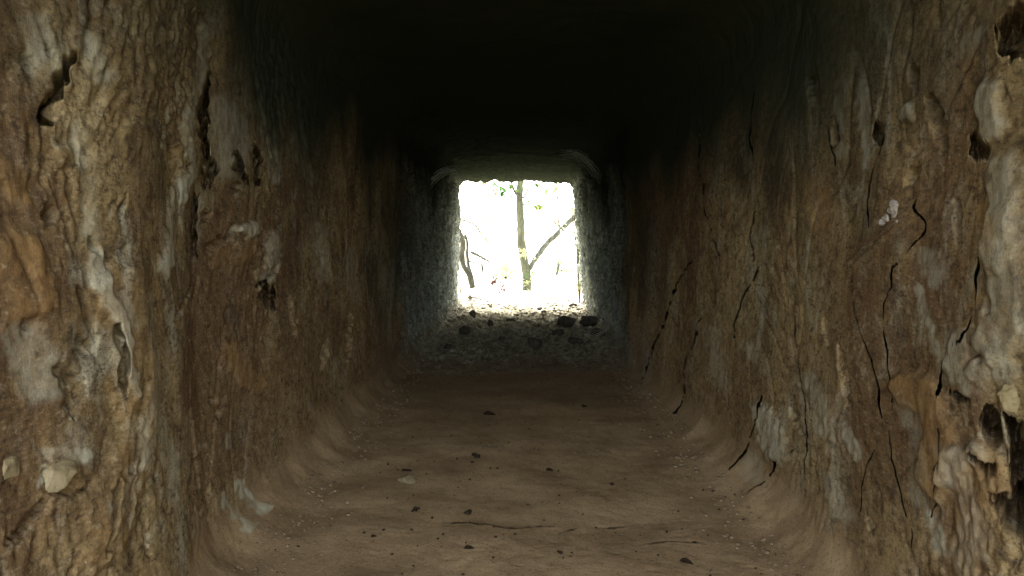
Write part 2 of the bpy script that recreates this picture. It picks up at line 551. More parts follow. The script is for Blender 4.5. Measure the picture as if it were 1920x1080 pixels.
df_near = .011 * f1 + .002 * f2 + .0008 * f3 + .0010 * f4 + .0012 * sstep(.2, .5, perlin(X * 26, Y * 26, Z * 9 + 8))
s1 = perlin(X * 9, Y * 9, Z * 9 + 4); s2 = perlin(X * 22, Y * 18, Z * 9 + 4)
ledge = .45 - np.abs(perlin(X * 2.2, Y * 9 + X * 1.5, Z * 0 + 3)) * 1.6
df_far = .02 * f1 - .022 * ledge + .026 * (.4 - np.abs(s1) * 1.5) + .02 * (.4 - np.abs(s2) * 1.5) + .008 * f3
dfl = df_near * (1 - farw) + df_far * farw
dce = .02 * big + .008 * l1 + (.004 + .010 * farw) * c1 + (.002 + .006 * farw) * c2 + .002 * l4
cw = np.clip(4 * np.abs(nx) * np.clip(-nz, 0, 1), 0, 2) * .5                # the foot of the walls: crumbled, not coved
base = np.maximum(cw, (1 - sstep(.03, .26, Z)) * wall)
talus = perlin(X * 7 + 3, Y * 7, Z * 7) * .012 + perlin(X * 17, Y * 17 + 3, Z * 17) * .003 + perlin(X * 38, Y * 38 + 3, Z * 38) * .0015
D = dw * wall * (1 - .9 * base * (1 - farw)) + talus * base * (1 - farw) + dfl * flo * (1 - wall) + dce * cei * (1 - wall)
# worn lip at both mouths
lip = sstep(FAR_Y - .5, FAR_Y, Y)
D = D + lip * lip * .04 * (wall + .3 * cei) + lip * (.085 * perlin(X * 3, Y * 3, Z * 3 + 77) + .05 * perlin(X * 8, Y * 4, Z * 8 + 7) + .02 * perlin(X * 21, Y * 12, Z * 21)) * np.maximum(wall, .7 * cei)
DY = np.zeros_like(D)                # slip along the passage: lets hollows and cracks run in under their far lip

gap = np.zeros_like(D)                # open splits in the rock
crust = np.zeros_like(D); stain_shade = np.zeros_like(D); ochre = np.zeros_like(D)

SL = {'left': slice(0, NL), 'ceiling': slice(NL - 1, NL + NC - 1), 'right': slice(NL + NC - 2, NL + NC - 2 + NL)}


def wall_hit(px, py):
    """where the line of sight of a photo pixel meets the nominal wall"""
    r = ray(px, py)
    Yh = 2.0
    for _ in range(40):
        z = CAM_H + r[2] * Yh
        hw = half_left(np.array(Yh), np.array(z)) if r[0] < 0 else half_right(np.array(Yh), np.array(z))
        Yn = float(hw) / abs(r[0])
        Yh = .5 * Yh + .5 * min(Yn, 9.9)
    return Yh, CAM_H + r[2] * Yh


def sel(side, pts, pad):
    S_ = SL[side]
    hits = [wall_hit(*p) for p in pts]
    ym = sum(h[0] for h in hits) / len(hits)
    ax, ay = ym * ym / (.78 * F_PX), ym / F_PX
    y0 = min(h[0] for h in hits) - pad * ax; y1 = max(h[0] for h in hits) + pad * ax
    i0, i1 = np.searchsorted(ys, [y0, y1]); i1 = min(i1 + 1, R_); i0 = max(i0 - 1, 0)
    yy = Y[i0:i1, S_]; zz = Z[i0:i1, S_]
    return hits, ax, ay, (slice(i0, i1), S_), yy, zz


def line_dist(hits, ax, ay, yy, zz, wob=1.2, k=0.0):
    u = yy / ax; v = zz / ay
    u = u + wob * perlin(yy * 30 + k, zz * 40, yy * 0 + k) * 2.0
    v = v + wob * perlin(yy * 30 + k + 9, zz * 40, yy * 0 + k) * 2.0
    best = np.full(yy.shape, 1e9, dtype=np.float32); tb = np.zeros_like(best)
    n = len(hits) - 1
    for i in range(n):
        a = (hits[i][0] / ax, hits[i][1] / ay); b = (hits[i + 1][0] / ax, hits[i + 1][1] / ay)
        dx, dy = b[0] - a[0], b[1] - a[1]
        t = np.clip(((u - a[0]) * dx + (v - a[1]) * dy) / (dx * dx + dy * dy + 1e-9), 0, 1)
        dd = np.hypot(u - a[0] - t * dx, v - a[1] - t * dy)
        m = dd < best
        best = np.where(m, dd, best); tb = np.where(m, (i + t) / n, tb)
    return best, tb


CK = [0.0]
GAPW = .57


def crack(side, pts, wpx=2.2, depth=.05, slip=.9, lift=0.0):
    CK[0] += 3.7
    hits, ax, ay, ix, yy, zz = sel(side, pts, 30)
    dd, t = line_dist(hits, ax, ay, yy, zz, 1.3, CK[0])
    tap = .35 + .65 * np.sin(np.pi * np.clip(t * .94 + .03, 0, 1)) ** .6
    tap = tap * np.clip(.75 + .9 * perlin(yy * 14 + CK[0], zz * 13, yy * 0 + 5), .25, 1.3)
    wl = wpx * GAPW * tap
    g = np.clip(1.5 - dd / (wl + 1e-6), 0, 1)
    gap[ix] = np.maximum(gap[ix], g)
    m = 1 - sstep(.4, 1.0, dd / (wpx * 2.2 * tap + 1e-6))
    if lift:
        D[ix] -= lift * np.exp(-(dd / 9.0) ** 2) * (1 - m)


def hollow(side, pts, rad, depth, slip=.7, edge=.55, st=0.0, wob=3.0):
    """cavity along a line of photo points; rad in photo pixels"""
    CK[0] += 3.7
    hits, ax, ay, ix, yy, zz = sel(side, pts if len(pts) > 1 else pts * 2, rad * 2 + 20)
    dd, t = line_dist(hits, ax, ay, yy, zz, wob, CK[0])
    dd = dd + rad * (.35 * perlin(yy * 45 + CK[0], zz * 38, yy * 0) + .22 * perlin(yy * 110, zz * 90 + CK[0], yy * 0))
    tap = .55 + .45 * np.sin(np.pi * np.clip(t * .9 + .05, 0, 1)) if len(pts) > 1 else 1.0
    q = dd / (rad * tap)
    m = (1 - sstep(edge if depth > .052 else .1, 1.0 if depth > .052 else 1.2, q)) * (.8 + .5 * perlin(yy * 60, zz * 60 + CK[0], yy * 0))
    D[ix] += m * depth * .85
    DY[ix] += m * depth * .85 * np.clip(yy / .8, 0, 2.6) * (1.0 if depth > .052 else .25)
    if st: stain_shade[ix] = np.maximum(stain_shade[ix], st * .6 * (1 - sstep(.7, 1.25, q)))  # shade inside the hollow, painted as dark colour


def blob(side, pts, rad, amt, chan, raise_=0.0, wob=5.0):
    """patch of mineral colour (and optionally a swelling) along a line of photo points"""
    CK[0] += 3.7
    hits, ax, ay, ix, yy, zz = sel(side, pts if len(pts) > 1 else pts * 2, rad * 2 + 30)
    dd, t = line_dist(hits, ax, ay, yy, zz, wob, CK[0])
    m = 1 - sstep(.45, 1.1, dd / rad)
    if chan is not None: chan[ix] = np.maximum(chan[ix], m * amt)
    if raise_: D[ix] -= raise_ * m


exec_features = True
# --- left wall: hollows
H = lambda p, r, dp, **k: hollow('left', p, r, dp, **k)
H([(384, 142), (377, 190), (377, 240), (384, 282)], 12, .085, st=.5)
H([(386, 290), (396, 312), (384, 345)], 17, .06, st=.4)
H([(443, 290), (448, 315), (458, 338)], 11, .07, st=.4)
H([(478, 275), (484, 300), (480, 345)], 9, .06, st=.3)
H([(441, 345), (440, 362)], 8, .05, st=.3)
H([(362, 365), (362, 420), (366, 478)], 9, .055, st=.3)
H([(384, 395), (390, 412)], 11, .045, st=.3)
H([(395, 470), (425, 445), (440, 425)], 9, .04, st=.2)
H([(146, 105), (134, 132), (122, 168), (113, 200), (108, 232)], 11, .07, st=.5)
H([(118, 190), (102, 228)], 16, .05, st=.3)
H([(150, 245), (154, 275), (158, 303)], 5, .045)
H([(102, 405), (122, 418)], 22, .035, st=.5)
H([(182, 450), (186, 470)], 9, .04, st=.3)
H([(108, 90), (112, 100)], 9, .03, st=.3)
H([(72, 105), (82, 135)], 14, .04, st=.4)
H([(14, 345), (28, 360)], 18, .04, st=.4)
H([(240, 368), (232, 395), (232, 415)], 6, .045)
H([(488, 535), (502, 552), (508, 575)], 13, .075, st=.4)
H([(498, 520), (516, 500)], 6, .04)
H([(540, 560), (552, 630)], 7, .035, st=.3)
H([(206, 610), (216, 665), (220, 738)], 7, .055, slip=.8)
H([(150, 545), (172, 600), (178, 650)], 8, .05, st=.4)
H([(118, 690), (140, 720), (132, 770)], 22, .03, st=.6)
H([(70, 600), (58, 622)], 12, .03, st=.4)
H([(150, 640), (165, 660)], 20, .03, st=.5)
H([(10, 580), (16, 610)], 12, .035, st=.5)
H([(90, 945), (62, 985), (28, 1010)], 17, .03, st=.7)
H([(90, 880), (100, 918), (140, 930), (172, 905)], 6, .035)
H([(210, 905), (204, 950), (188, 1040)], 8, .045)
H([(240, 900), (236, 1000)], 5, .035)
H([(272, 880), (276, 930), (280, 1040)], 6, .045)
H([(228, 872), (236, 880)], 8, .05, st=.4)
H([(355, 770), (362, 830), (372, 915)], 7, .035)
H([(410, 780), (418, 760), (420, 745)], 8, .03, st=.2)
H([(392, 752), (402, 750)], 7, .03, st=.2)
H([(612, 640), (606, 690)], 7, .03, st=.2)
H([(655, 590), (650, 680)], 6, .025, st=.2)
H([(330, 600), (342, 570), (356, 545)], 6, .04)
# left: pale and coloured films, swellings
B = lambda p, r, a, ch, **k: blob('left', p, r, a, ch, **k)
B([(375, 60), (372, 130), (345, 240), (356, 320), (330, 400), (312, 505)], 17, .75, crust, raise_=.007)
B([(425, 215), (440, 265), (420, 300)], 38, .75, crust)
B([(505, 235), (512, 290), (520, 330)], 17, .6, crust)
B([(448, 428), (470, 432)], 15, .95, crust, raise_=.012)
B([(508, 445), (512, 490), (495, 530)], 17, .6, crust, raise_=.01)
B([(185, 470), (190, 540), (222, 620), (226, 690), (240, 735)], 14, .75, crust, raise_=.006)
B([(250, 790), (258, 880)], 9, .7, crust)
B([(215, 560), (240, 610)], 17, .5, crust)
B([(95, 65), (110, 100)], 42, .6, crust)
B([(170, 80), (190, 130)], 30, .55, crust)
B([(160, 250), (175, 330), (185, 440)], 17, .5, crust)
B([(30, 320), (60, 360)], 34, .5, ochre)
B([(50, 470), (70, 560)], 50, .45, ochre, raise_=.01)
B([(90, 850), (118, 845), (160, 860)], 9, .8, crust)
B([(82, 885), (85, 905)], 9, 1.0, crust)
B([(454, 905), (480, 965), (545, 1022)], 8, 1.0, crust)
B([(414, 925), (438, 975), (498, 1062)], 6, .9, crust)
B([(428, 815), (432, 835)], 6, .8, crust)
B([(570, 880), (580, 905)], 9, .6, crust)
B([(600, 860), (640, 830)], 14, .3, crust)
B([(230, 540), (250, 640), (260, 760), (245, 860), (200, 1000)], 60, .25, ochre, raise_=.014)
B([(300, 800), (330, 880)], 25, .35, crust)
B([(430, 660), (470, 715), (486, 720)], 20, .4, ochre, raise_=.006)
B([(420, 480), (470, 465)], 26, .3, ochre, raise_=.007)

B([(60, 640), (90, 720)], 45, .45, crust)
B([(280, 560), (290, 700), (270, 830)], 26, .45, crust)
B([(560, 260), (580, 330)], 16, .5, crust)
B([(600, 430), (610, 520)], 14, .4, crust)
B([(290, 250), (300, 360)], 30, .45, stain_shade)
B([(150, 620), (140, 700)], 30, .5, stain_shade)
B([(540, 420), (560, 520)], 24, .4, stain_shade)
B([(660, 470), (665, 560)], 9, .4, crust)
# --- right wall: cracks
C = lambda p, wpx=2.2, dp=.05, **k: crack('right', p, wpx, dp, **k)
C([(1308, 250), (1308, 322), (1319, 339), (1317, 372), (1322, 405), (1333, 428), (1344, 461), (1358, 494)], 2.2, .06)
C([(1414, 378), (1403, 444), (1408, 472), (1411, 494)], 2.0, .05)
C([(1424, 490), (1411, 522), (1394, 550), (1386, 578), (1377, 606), (1378, 640)], 2.8, .07)
C([(1319, 467), (1286, 506), (1269, 533), (1256, 572), (1247, 603), (1231, 633), (1217, 667), (1208, 706), (1206, 731)], 2.3, .07)
C([(1328, 572), (1314, 606), (1308, 633), (1294, 661), (1283, 683), (1282, 722), (1281, 772), (1278, 800), (1277, 850)], 2.5, .07)
C([(1425, 728), (1422, 783), (1403, 817), (1400, 839), (1392, 861), (1390, 897)], 2.4, .05)
C([(1607, 520), (1607, 540), (1612, 585), (1625, 635), (1642, 685), (1650, 730), (1652, 780), (1665, 810), (1672, 860), (1680, 900), (1690, 950), (1705, 990), (1705, 1025), (1722, 1078)], 3.8, .07)
C([(1735, 418), (1732, 440), (1715, 460), (1700, 485), (1682, 500), (1680, 538), (1665, 570), (1664, 625), (1667, 655), (1665, 685), (1675, 725), (1672, 770)], 3.6, .06)
C([(1602, 495), (1655, 450), (1712, 398)], 3.2, .06, lift=.008)
C([(1660, 215), (1650, 280), (1637, 325), (1630, 380), (1637, 425), (1650, 445)], 3.0, .05)
C([(1487, 580), (1487, 640), (1495, 705), (1505, 750), (1510, 810), (1502, 860), (1507, 920)], 2.8, .05)
C([(1500, 830), (1450, 865), (1437, 910), (1415, 940), (1390, 985)], 2.2, .04)
C([(1780, 800), (1777, 865), (1760, 930), (1742, 968)], 4.0, .05)
C([(1836, 590), (1820, 640), (1795, 650), (1772, 705), (1777, 745)], 4.5, .055)
C([(1605, 960), (1612, 900), (1620, 865), (1640, 840)], 2.5, .035)
C([(1545, 230), (1560, 290), (1566, 330)], 3.0, .045)
C([(1410, 170), (1400, 260), (1412, 330)], 2.0, .04)
C([(1862, 420), (1840, 520), (1842, 600)], 4.0, .05)
C([(1720, 370), (1714, 385), (1722, 402), (1735, 418)], 4.0, .05)
H = lambda p, r, dp, **k: hollow('right', p, r, dp, **k)
H([(1898, 790), (1912, 850), (1908, 930), (1915, 990)], 26, .13, st=.9, wob=6)
H([(1862, 770), (1866, 800), (1862, 828)], 15, .10, st=.8)
H([(1838, 862), (1856, 884), (1868, 876)], 13, .08, st=.8)
H([(1872, 935), (1890, 980), (1910, 1020)], 25, .12, st=.9, wob=6)
H([(1795, 740), (1825, 752)], 11, .06, st=.8)
H([(1900, 40), (1912, 90)], 40, .08, st=.6)
H([(1826, 262), (1838, 285)], 24, .06, st=.6)
H([(1738, 185), (1752, 230), (1762, 275)], 14, .05, st=.6)
H([(1640, 232), (1650, 262)], 12, .055, st=.6)
H([(1560, 230), (1562, 275)], 7, .045, st=.4)
H([(1512, 150), (1520, 195)], 8, .04, st=.4)
H([(1835, 655), (1850, 670)], 12, .03, st=.5)
H([(1868, 560), (1872, 585)], 10, .05, st=.6)
H([(1624, 975), (1628, 990)], 12, .04, st=.7)
H([(1580, 650), (1590, 700), (1588, 760)], 7, .04, st=.4)
H([(1478, 770), (1490, 800), (1502, 815)], 9, .035, st=.5)
H([(1700, 345), (1712, 320)], 12, .03, st=.4)
H([(1790, 380), (1800, 450)], 9, .05, st=.5)
H([(1700, 130), (1712, 170)], 9, .04, st=.4)
H([(1545, 600), (1552, 640)], 7, .04, st=.4)
B = lambda p, r, a, ch, **k: blob('right', p, r, a, ch, **k)
B([(1850, 180), (1860, 240)], 32, .7, crust, raise_=.01)
B([(1835, 60), (1800, 90)], 18, .5, crust)
B([(1698, 205), (1706, 218)], 14, .9, crust, raise_=.01)
B([(1608, 160), (1612, 215), (1620, 260), (1622, 310)], 13, .8, crust)
B([(1575, 150), (1568, 195), (1570, 290)], 10, .7, crust)
B([(1590, 100), (1600, 130)], 9, .5, crust)
B([(1885, 320), (1900, 400), (1880, 480)], 40, .6, crust, raise_=.01)
B([(1815, 640), (1800, 690), (1830, 720)], 26, .7, crust, raise_=.006)
B([(1726, 545), (1745, 600), (1765, 660)], 12, .75, crust)
B([(1430, 780), (1445, 820), (1440, 835)], 30, .75, crust, raise_=.012)
B([(1520, 720), (1550, 780), (1540, 800)], 22, .6, crust)
B([(1590, 810), (1600, 850)], 14, .6, crust)
B([(1745, 970), (1758, 1030)], 18, .8, crust)
B([(1785, 900), (1810, 860), (1840, 850)], 24, .6, crust, raise_=.01)
B([(1700, 730), (1740, 730), (1770, 800), (1750, 900)], 40, .5, ochre, raise_=.014)
B([(1740, 480), (1760, 520)], 24, .6, crust)
B([(1850, 400), (1880, 430)], 26, .5, ochre)
B([(1520, 340), (1530, 420), (1540, 360)], 22, .4, ochre)
B([(1340, 250), (1350, 310)], 12, .4, crust)
B([(1335, 180), (1345, 230)], 8, .4, ochre)
B([(1390, 250), (1396, 320)], 6, .6, crust)
B([(1400, 650), (1405, 665)], 12, .5, crust)
B([(1410, 860), (1420, 890)], 18, .4, crust)
B([(1103, 520), (1110, 565), (1118, 580)], 9, 1.0, crust)  # patch of light low on the far wall, painted pale
B([(1140, 590), (1152, 610)], 8, .8, crust)
B([(1530, 80), (1540, 40)], 20, .4, stain_shade)
B([(1600, 330), (1620, 420), (1610, 470)], 28, .4, stain_shade)
B([(1700, 600), (1680, 640)], 20, .4, stain_shade)
B([(1850, 880), (1820, 1000), (1800, 1060)], 50, .3, ochre)
B([(1895, 420), (1905, 560), (1880, 640)], 50, .5, crust, raise_=.012)
B([(1850, 700), (1890, 690)], 30, .6, crust, raise_=.008)
B([(1790, 860), (1830, 980), (1800, 1050)], 34, .45, crust)
B([(1700, 760), (1730, 850), (1720, 930)], 26, .35, crust)
B([(1500, 420), (1520, 520)], 22, .5, stain_shade)
B([(1440, 260), (1460, 360)], 26, .5, stain_shade)
B([(1550, 900), (1580, 960)], 22, .35, crust)
B([(1340, 620), (1350, 720)], 16, .35, crust)

# floor cracks: shallow splits across the trodden dirt
fs = slice(NL + NC - 2 + NL - 1, N_)
FXs, FYs = X[:, fs], Y[:, fs]


def floor_line(pts, wpx, depth, step=0.0):
    q = [on_floor(*p) for p in pts]
    ym = sum(p.y for p in q) / len(q)
    ax, ay = ym / F_PX, ym * ym / (CAM_H * F_PX)
    k = CK[0] = CK[0] + 3.7
    i0, i1 = np.searchsorted(ys, [min(p.y for p in q) - .12, max(p.y for p in q) + .12])
    xx, yy = FXs[i0:i1], FYs[i0:i1]
    u = xx / ax + 3 * perlin(xx * 22 + k, yy * 22, xx * 0); v = yy / ay + 2.2 * perlin(xx * 22, yy * 22 + k, xx * 0)
    best = np.full(u.shape, 1e9)
    for a, b in zip(q[:-1], q[1:]):
        a0, a1, b0, b1 = a.x / ax, a.y / ay, b.x / ax, b.y / ay
        dx, dy = b0 - a0, b1 - a1
        t = np.clip(((u - a0) * dx + (v - a1) * dy) / (dx * dx + dy * dy), 0, 1)
        best = np.minimum(best, np.hypot(u - a0 - t * dx, v - a1 - t * dy))
    m = 1 - sstep(.4, 1.0, best / wpx)
    gap[i0:i1, fs] = np.maximum(gap[i0:i1, fs], np.clip(1.5 - best / (wpx * .55), 0, 1))


for pts, wp, dp in (([(827, 980), (864, 983), (917, 986), (950, 992), (1007, 987), (1040, 986)], 1.7, .03),
                    ([(1047, 998), (1075, 990), (1100, 982)], 1.5, .025), ([(1125, 988), (1150, 988), (1186, 984)], 1.5, .025),
                    ([(1200, 1022), (1235, 1019), (1282, 1017), (1308, 1018)], 1.7, .03),
                    ([(900, 840), (930, 839), (966, 838)], 1.4, .025), ([(745, 890), (752, 884), (772, 883)], 1.4, .02)):
    floor_line(pts, wp, dp)

P = P0.copy()
P[..., 0] += nx * D
P[..., 1] += DY * wall + DY * flo * (1 - wall)
P[..., 2] += nz * D

up = sstep(.85, 1.55, Z + .3 * big + .12 * l1)
ydep = sstep(.9, 2.4, Y)
darkening = np.clip(cei * 1.0 + up * (.35 + .65 * ydep) * wall, 0, 1) * (1 - .45 * sstep(7, 10, Y) * wall)  # dark tone over ceiling and upper walls, stronger with depth
darkening = np.maximum(darkening, sstep(1.45, 1.68, Z))
darkening = np.maximum(darkening, .62 * sstep(3.4, 4.6, Y + .6 * l1 + .5 * big) * (1 - sstep(5.2, 6.4, Y)) * wall * sstep(.25, .8, Z + .3 * f1))  # shade of the middle stretch painted onto the walls
dust = np.clip((1 - sstep(.15, .75, Z + .3 * f1)) * (1 - farw) * (.25 + .75 * sstep(1.5, 2.4, Y)), 0, 1)
foot = perlin(X * 6, Y * 6, Z * 6 + 12) + .5 * perlin(X * 21, Y * 21, Z * 21)
flat = sstep(.28, .8, flo + .45 * foot)
flat = np.maximum(flat, (1 - sstep(.05, .20, Z - floor_z(Y) + .10 * foot)) * .9) * (1 - cei)
floor_light = 1 - .9 * sstep(2.7, 4.7, Y + .5 * perlin(X * 2, Y * 2, Z * 2 + 5))  # falloff of light down the passage, painted into the floor colour
crust = np.maximum(crust, .2 * sstep(9.0, 9.9, Y + .5 * perlin(X * 6, Y * 6, Z * 6)) * (wall + flo))  # strong light at the far mouth, painted as a paler rim
attrs = dict(crust=crust, stain_shade=stain_shade, ochre=ochre, darkening=darkening, dust=dust, far=farc, flat=flat, floor_light=floor_light)


def part(name, sl, mat):
    if isinstance(sl, str):
        idx = np.arange(NL + NC - 3 + NL, N_ + 1) % N_
        A = P[:, idx]; at_ = {k: v[:, idx] for k, v in attrs.items()}; hl = gap[:, idx]
    else:
        A = P[:, sl]; at_ = {k: v[:, sl] for k, v in attrs.items()}; hl = gap[:, sl]
    me = grid_mesh(name, A, at_, mat, hl)
    return tag(link(name, me), kind='structure')


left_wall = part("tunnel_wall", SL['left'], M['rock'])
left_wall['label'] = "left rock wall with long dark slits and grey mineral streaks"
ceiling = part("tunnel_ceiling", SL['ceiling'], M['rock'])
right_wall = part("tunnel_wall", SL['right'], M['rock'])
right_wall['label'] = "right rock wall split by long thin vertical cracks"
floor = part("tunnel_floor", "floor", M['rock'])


def surf(side, px, py):
    """point of the finished wall where a photo pixel falls, and its inward normal"""
    yh, zh = wall_hit(px, py)
    S_ = SL[side]
    i = int(np.searchsorted(ys, yh)); j = int(np.argmin(np.abs(Z[i, S_] - zh)))
    k = j + S_.start
    return Vector(P[i, k]), Vector((-nx[i, k], 0, -nz[i, k]))


def floor_pt(px, py):
    q = on_floor(px, py)
    for _ in range(4):
        i = min(int(np.searchsorted(ys, q.y)), R_ - 1)
        j = int(np.argmin(np.abs(X[i, fs] - q.x))) + fs.start
        z = float(P[i, j, 2])
        q = on_floor(px, py, z)
    return Vector((q.x, q.y, z))


# ------------------------------------------------------------------ hill around the passage and ground outside
def ring_out(y, scale, k):
    """mouth outline blown up to the hill's outline"""
    i = 0 if y < 0 else R_ - 1
    p = P[i].copy()
    c = np.array([0, 0, .6])
    q = p.copy()
    if scale is None: return q
    dirv = p - c; dirv[:, 1] = 0
    L_ = np.hypot(dirv[:, 0], dirv[:, 2])[:, None]
    q = c + dirv / L_ * np.maximum(scale, L_ * min(1.03 + .1 * (scale - 1), 1.5))
    q[:, 2] = np.maximum(q[:, 2], -1.2)
    q[:, 1] = y
    n = perlin(q[:, 0] * .9 + k, q[:, 1] * .9, q[:, 2] * .9)
    q[:, 1] += n * .12 * (1 if scale > 1.3 else .3)
    return q


rings = [ring_out(NEAR_Y, None, 0)]
for dy, s_ in ((-.02, 2.2), (-.03, 2.6), (.0, 3.0), (.15, 3.6), (.8, 4.8), (1.2, 6.0)):
    rings.append(ring_out(NEAR_Y + dy - (0 if NEAR_Y + dy < 0 else 0), s_, 1) if NEAR_Y + dy < 0 else ring_out(-.0001, s_, 1) + np.array([0, NEAR_Y + dy, 0]))
for dy, s_ in ((-2.2, 6.0), (-.8, 4.6), (-.1, 3.0), (.02, 2.0), (.06, 1.4), (.04, 1.15)):
    rings.append(ring_out(FAR_Y + dy, s_, 2))
rings.append(ring_out(FAR_Y, None, 0))
HR = np.stack(rings)[:, ::4]
HR = np.concatenate([HR, HR[:, :1]], 1)
hill = tag(link("hillside", grid_mesh("hillside", HR, {}, M['hill'])), kind='structure')

gx = np.concatenate([-np.geomspace(300, 2.6, 34), np.linspace(-2.5, 2.5, 90), np.geomspace(2.6, 300, 34)])
gy = np.concatenate([-np.geomspace(200, 2.9, 26), np.linspace(-2.6, -2.08, 6), np.linspace(-1.88, 9.6, 10), np.linspace(9.75, 17, 190), np.geomspace(17.2, 500, 40)])
GX, GY = np.meshgrid(gx, gy)
inside = sstep(-2.05, -1.9, GY) * (1 - sstep(9.8, 10.0, GY))
GZ = -.035 - .5 * inside
outw = sstep(9.95, 10.3, GY) * (1 - sstep(25, 60, GY))
GZ += outw * (.03 * perlin(GX * 1.3, GY * 1.3, GX * 0) + .018 * perlin(GX * 5, GY * 5, GX * 0) + .012 * (.5 - np.abs(perlin(GX * 11, GY * 11, GX * 0))) )
GZ += .9 * sstep(2.5, 9, np.abs(GX)) * sstep(9.5, 12, GY) + 7 * sstep(18, 60, GY) * (.5 + .3 * perlin(GX * .03, GY * .03, GX * 0))
ground = tag(link("ground", grid_mesh("ground", np.stack([GX, GY, GZ], -1)[:, ::-1], {}, M['ground'])), kind='structure')


def ground_z(x, y):
    j = np.argmin(np.abs(gx - x)); i = np.argmin(np.abs(gy - y))
    return float(GZ[i, j])


# ------------------------------------------------------------------ stones set into the walls (parts of the walls)
def rock_mesh(name, rx, ry, rz, seed, mat, npts=22, smooth_level=1, amp=.08, freq=3.0):
    rnd = random.Random(seed)
    bm = bmesh.new()
    for _ in range(npts):
        v = Vector((rnd.gauss(0, 1), rnd.gauss(0, 1), rnd.gauss(0, 1))).normalized() * rnd.uniform(.82, 1.0)
        bm.verts.new((v.x, v.y, v.z))
    r = bmesh.ops.convex_hull(bm, input=bm.verts)
    bmesh.ops.delete(bm, geom=[e for e in r['geom_interior'] if isinstance(e, bmesh.types.BMVert)], context='VERTS')
    bmesh.ops.bevel(bm, geom=list(bm.edges), offset=.09, segments=1, affect='EDGES', clamp_overlap=True)
    bmesh.ops.triangulate(bm, faces=bm.faces)
    for _ in range(smooth_level):
        bmesh.ops.subdivide_edges(bm, edges=[e for e in bm.edges], cuts=1, use_grid_fill=True)
    for v in bm.verts:
        n = mnoise.fractal(v.co * freq + Vector((seed, 0, 0)), 1.0, 2.0, 4)
        v.co *= 1 + amp * n
        v.co.x *= rx; v.co.y *= ry; v.co.z *= rz
    me = bpy.data.meshes.new(name)
    bm.to_mesh(me); bm.free()
    me.materials.append(mat)
    return me


p, n = surf('left', 118, 888)
o = link("stone", rock_mesh("stone", .035, .05, .037, 3, M['cobble'], 30, 2, .06), None, left_wall, p + n * -.016)
o['label'] = "rounded tan stone set low in the left wall with a white crust"
p, n = surf('left', 30, 880)
o = link("stone", rock_mesh("stone", .03, .035, .04, 9, M['cobble'], 30, 2, .06), None, left_wall, p + n * -.02)
p, n = surf('right', 1896, 748)
o = link("stone", rock_mesh("stone", .036, .03, .03, 4, M['ochre_stone'], 60, 2, .10), None, right_wall, p + n * -.014)
o['label'] = "ochre knob of stone at the near end of the right wall"
p, n = surf('right', 1678, 402)
qz = empty("quartz_inclusion", p)
qz.parent = right_wall
rnd = random.Random(2)
for k in range(15):
    a = rnd.uniform(0, 6.28); q = math.sqrt(rnd.random())
    ym = p.y
    off = Vector((n.x * rnd.uniform(-.006, .002), math.cos(a) * q * .034, math.sin(a) * q * .036 + math.cos(a) * q * .01))
    c = link("crystal", rock_mesh("crystal", .009, .017, .013, 20 + k, M['quartz'], 9, 0, .0), None, qz, off)
    c.rotation_euler = (rnd.uniform(0, 3), rnd.uniform(0, .4), rnd.uniform(0, .4))

# ------------------------------------------------------------------ rubble on the far floor
STG = "rubble stones on the floor of the far half of the tunnel"
stones = [  # px, py (foot), width px, height px, label
    (1062, 617, 44, 26, "large dark block nearest the middle of the right hand rubble heap"),
    (1110, 615, 50, 24, "broad dark stone against the foot of the far right wall"),
    (1002, 657, 32, 30, "upright squarish dark stone alone in the middle of the rubble floor"),
    (870, 629, 26, 19, "dark stone at the foot of the far left wall"),
    (886, 597, 16, 17, "small dark stone near the left corner of the bright opening"),
    (919, 613, 13, 15, "small pointed dark stone right of the left wall stones"),
    (1076, 577, 22, 8, "flat stone lying on the sill at the right of the opening"),
    (1046, 631, 28, 14, "low stone just in front of the large dark block"),
    (1080, 648, 34, 18, "flat dark slab in front of the right hand rubble heap"),
    (1122, 638, 36, 24, "dark stone nearest the viewer by the right wall foot"),
    (880, 562, 12, 10, "tiny black stone on the bright sill at its left end"),
    (957, 604, 22, 7, "thin flat stone in the middle before the bright sill"),
    (1012, 583, 14, 7, "thin pebble just inside the sill below the forked tree"),
    (942, 640, 20, 9, "low worn stone left of the upright squarish one"),
    (838, 655, 22, 12, "low stone deepest in the left floor corner of the rubble"),
]
for k, (px, py, wpx, hpx, lab) in enumerate(stones):
    q = floor_pt(px, py)
    s_ = q.y / F_PX
    rx, rz = wpx * .54 * s_, hpx * .60 * s_
    o = link("rubble_stone", rock_mesh("rubble_stone", rx, rx * .8, rz, 50 + k, M['stone'], 16, 1, .05, 2.0), None, None,
             (q.x, q.y + rx * .5, q.z + rz * .75))
    o.rotation_euler = (0, random.uniform(-.15, .15), random.uniform(-.3, .3))
    tag(o, lab, "stone", STG)

gb = MB()
rnd = random.Random(31)
ico = bmesh.new(); bmesh.ops.create_icosphere(ico, subdivisions=1, radius=1)
IV = [v.co.copy() for v in ico.verts]; IF = [[v.index for v in f.verts] for f in ico.faces]; ico.free()


def lump(mb, c, r, sq, rnd):
    b = len(mb.v); sd = rnd.uniform(0, 99)
    for v in IV:
        k = 1 + .45 * mnoise.noise(v * 1.5 + Vector((sd, 0, 0)))
        mb.v.append(Vector((c[0] + v.x * r * k, c[1] + v.y * r * k * rnd.uniform(.8, 1.1), c[2] + v.z * r * sq * k)))
    mb.f += [tuple(b + i for i in f) for f in IF]


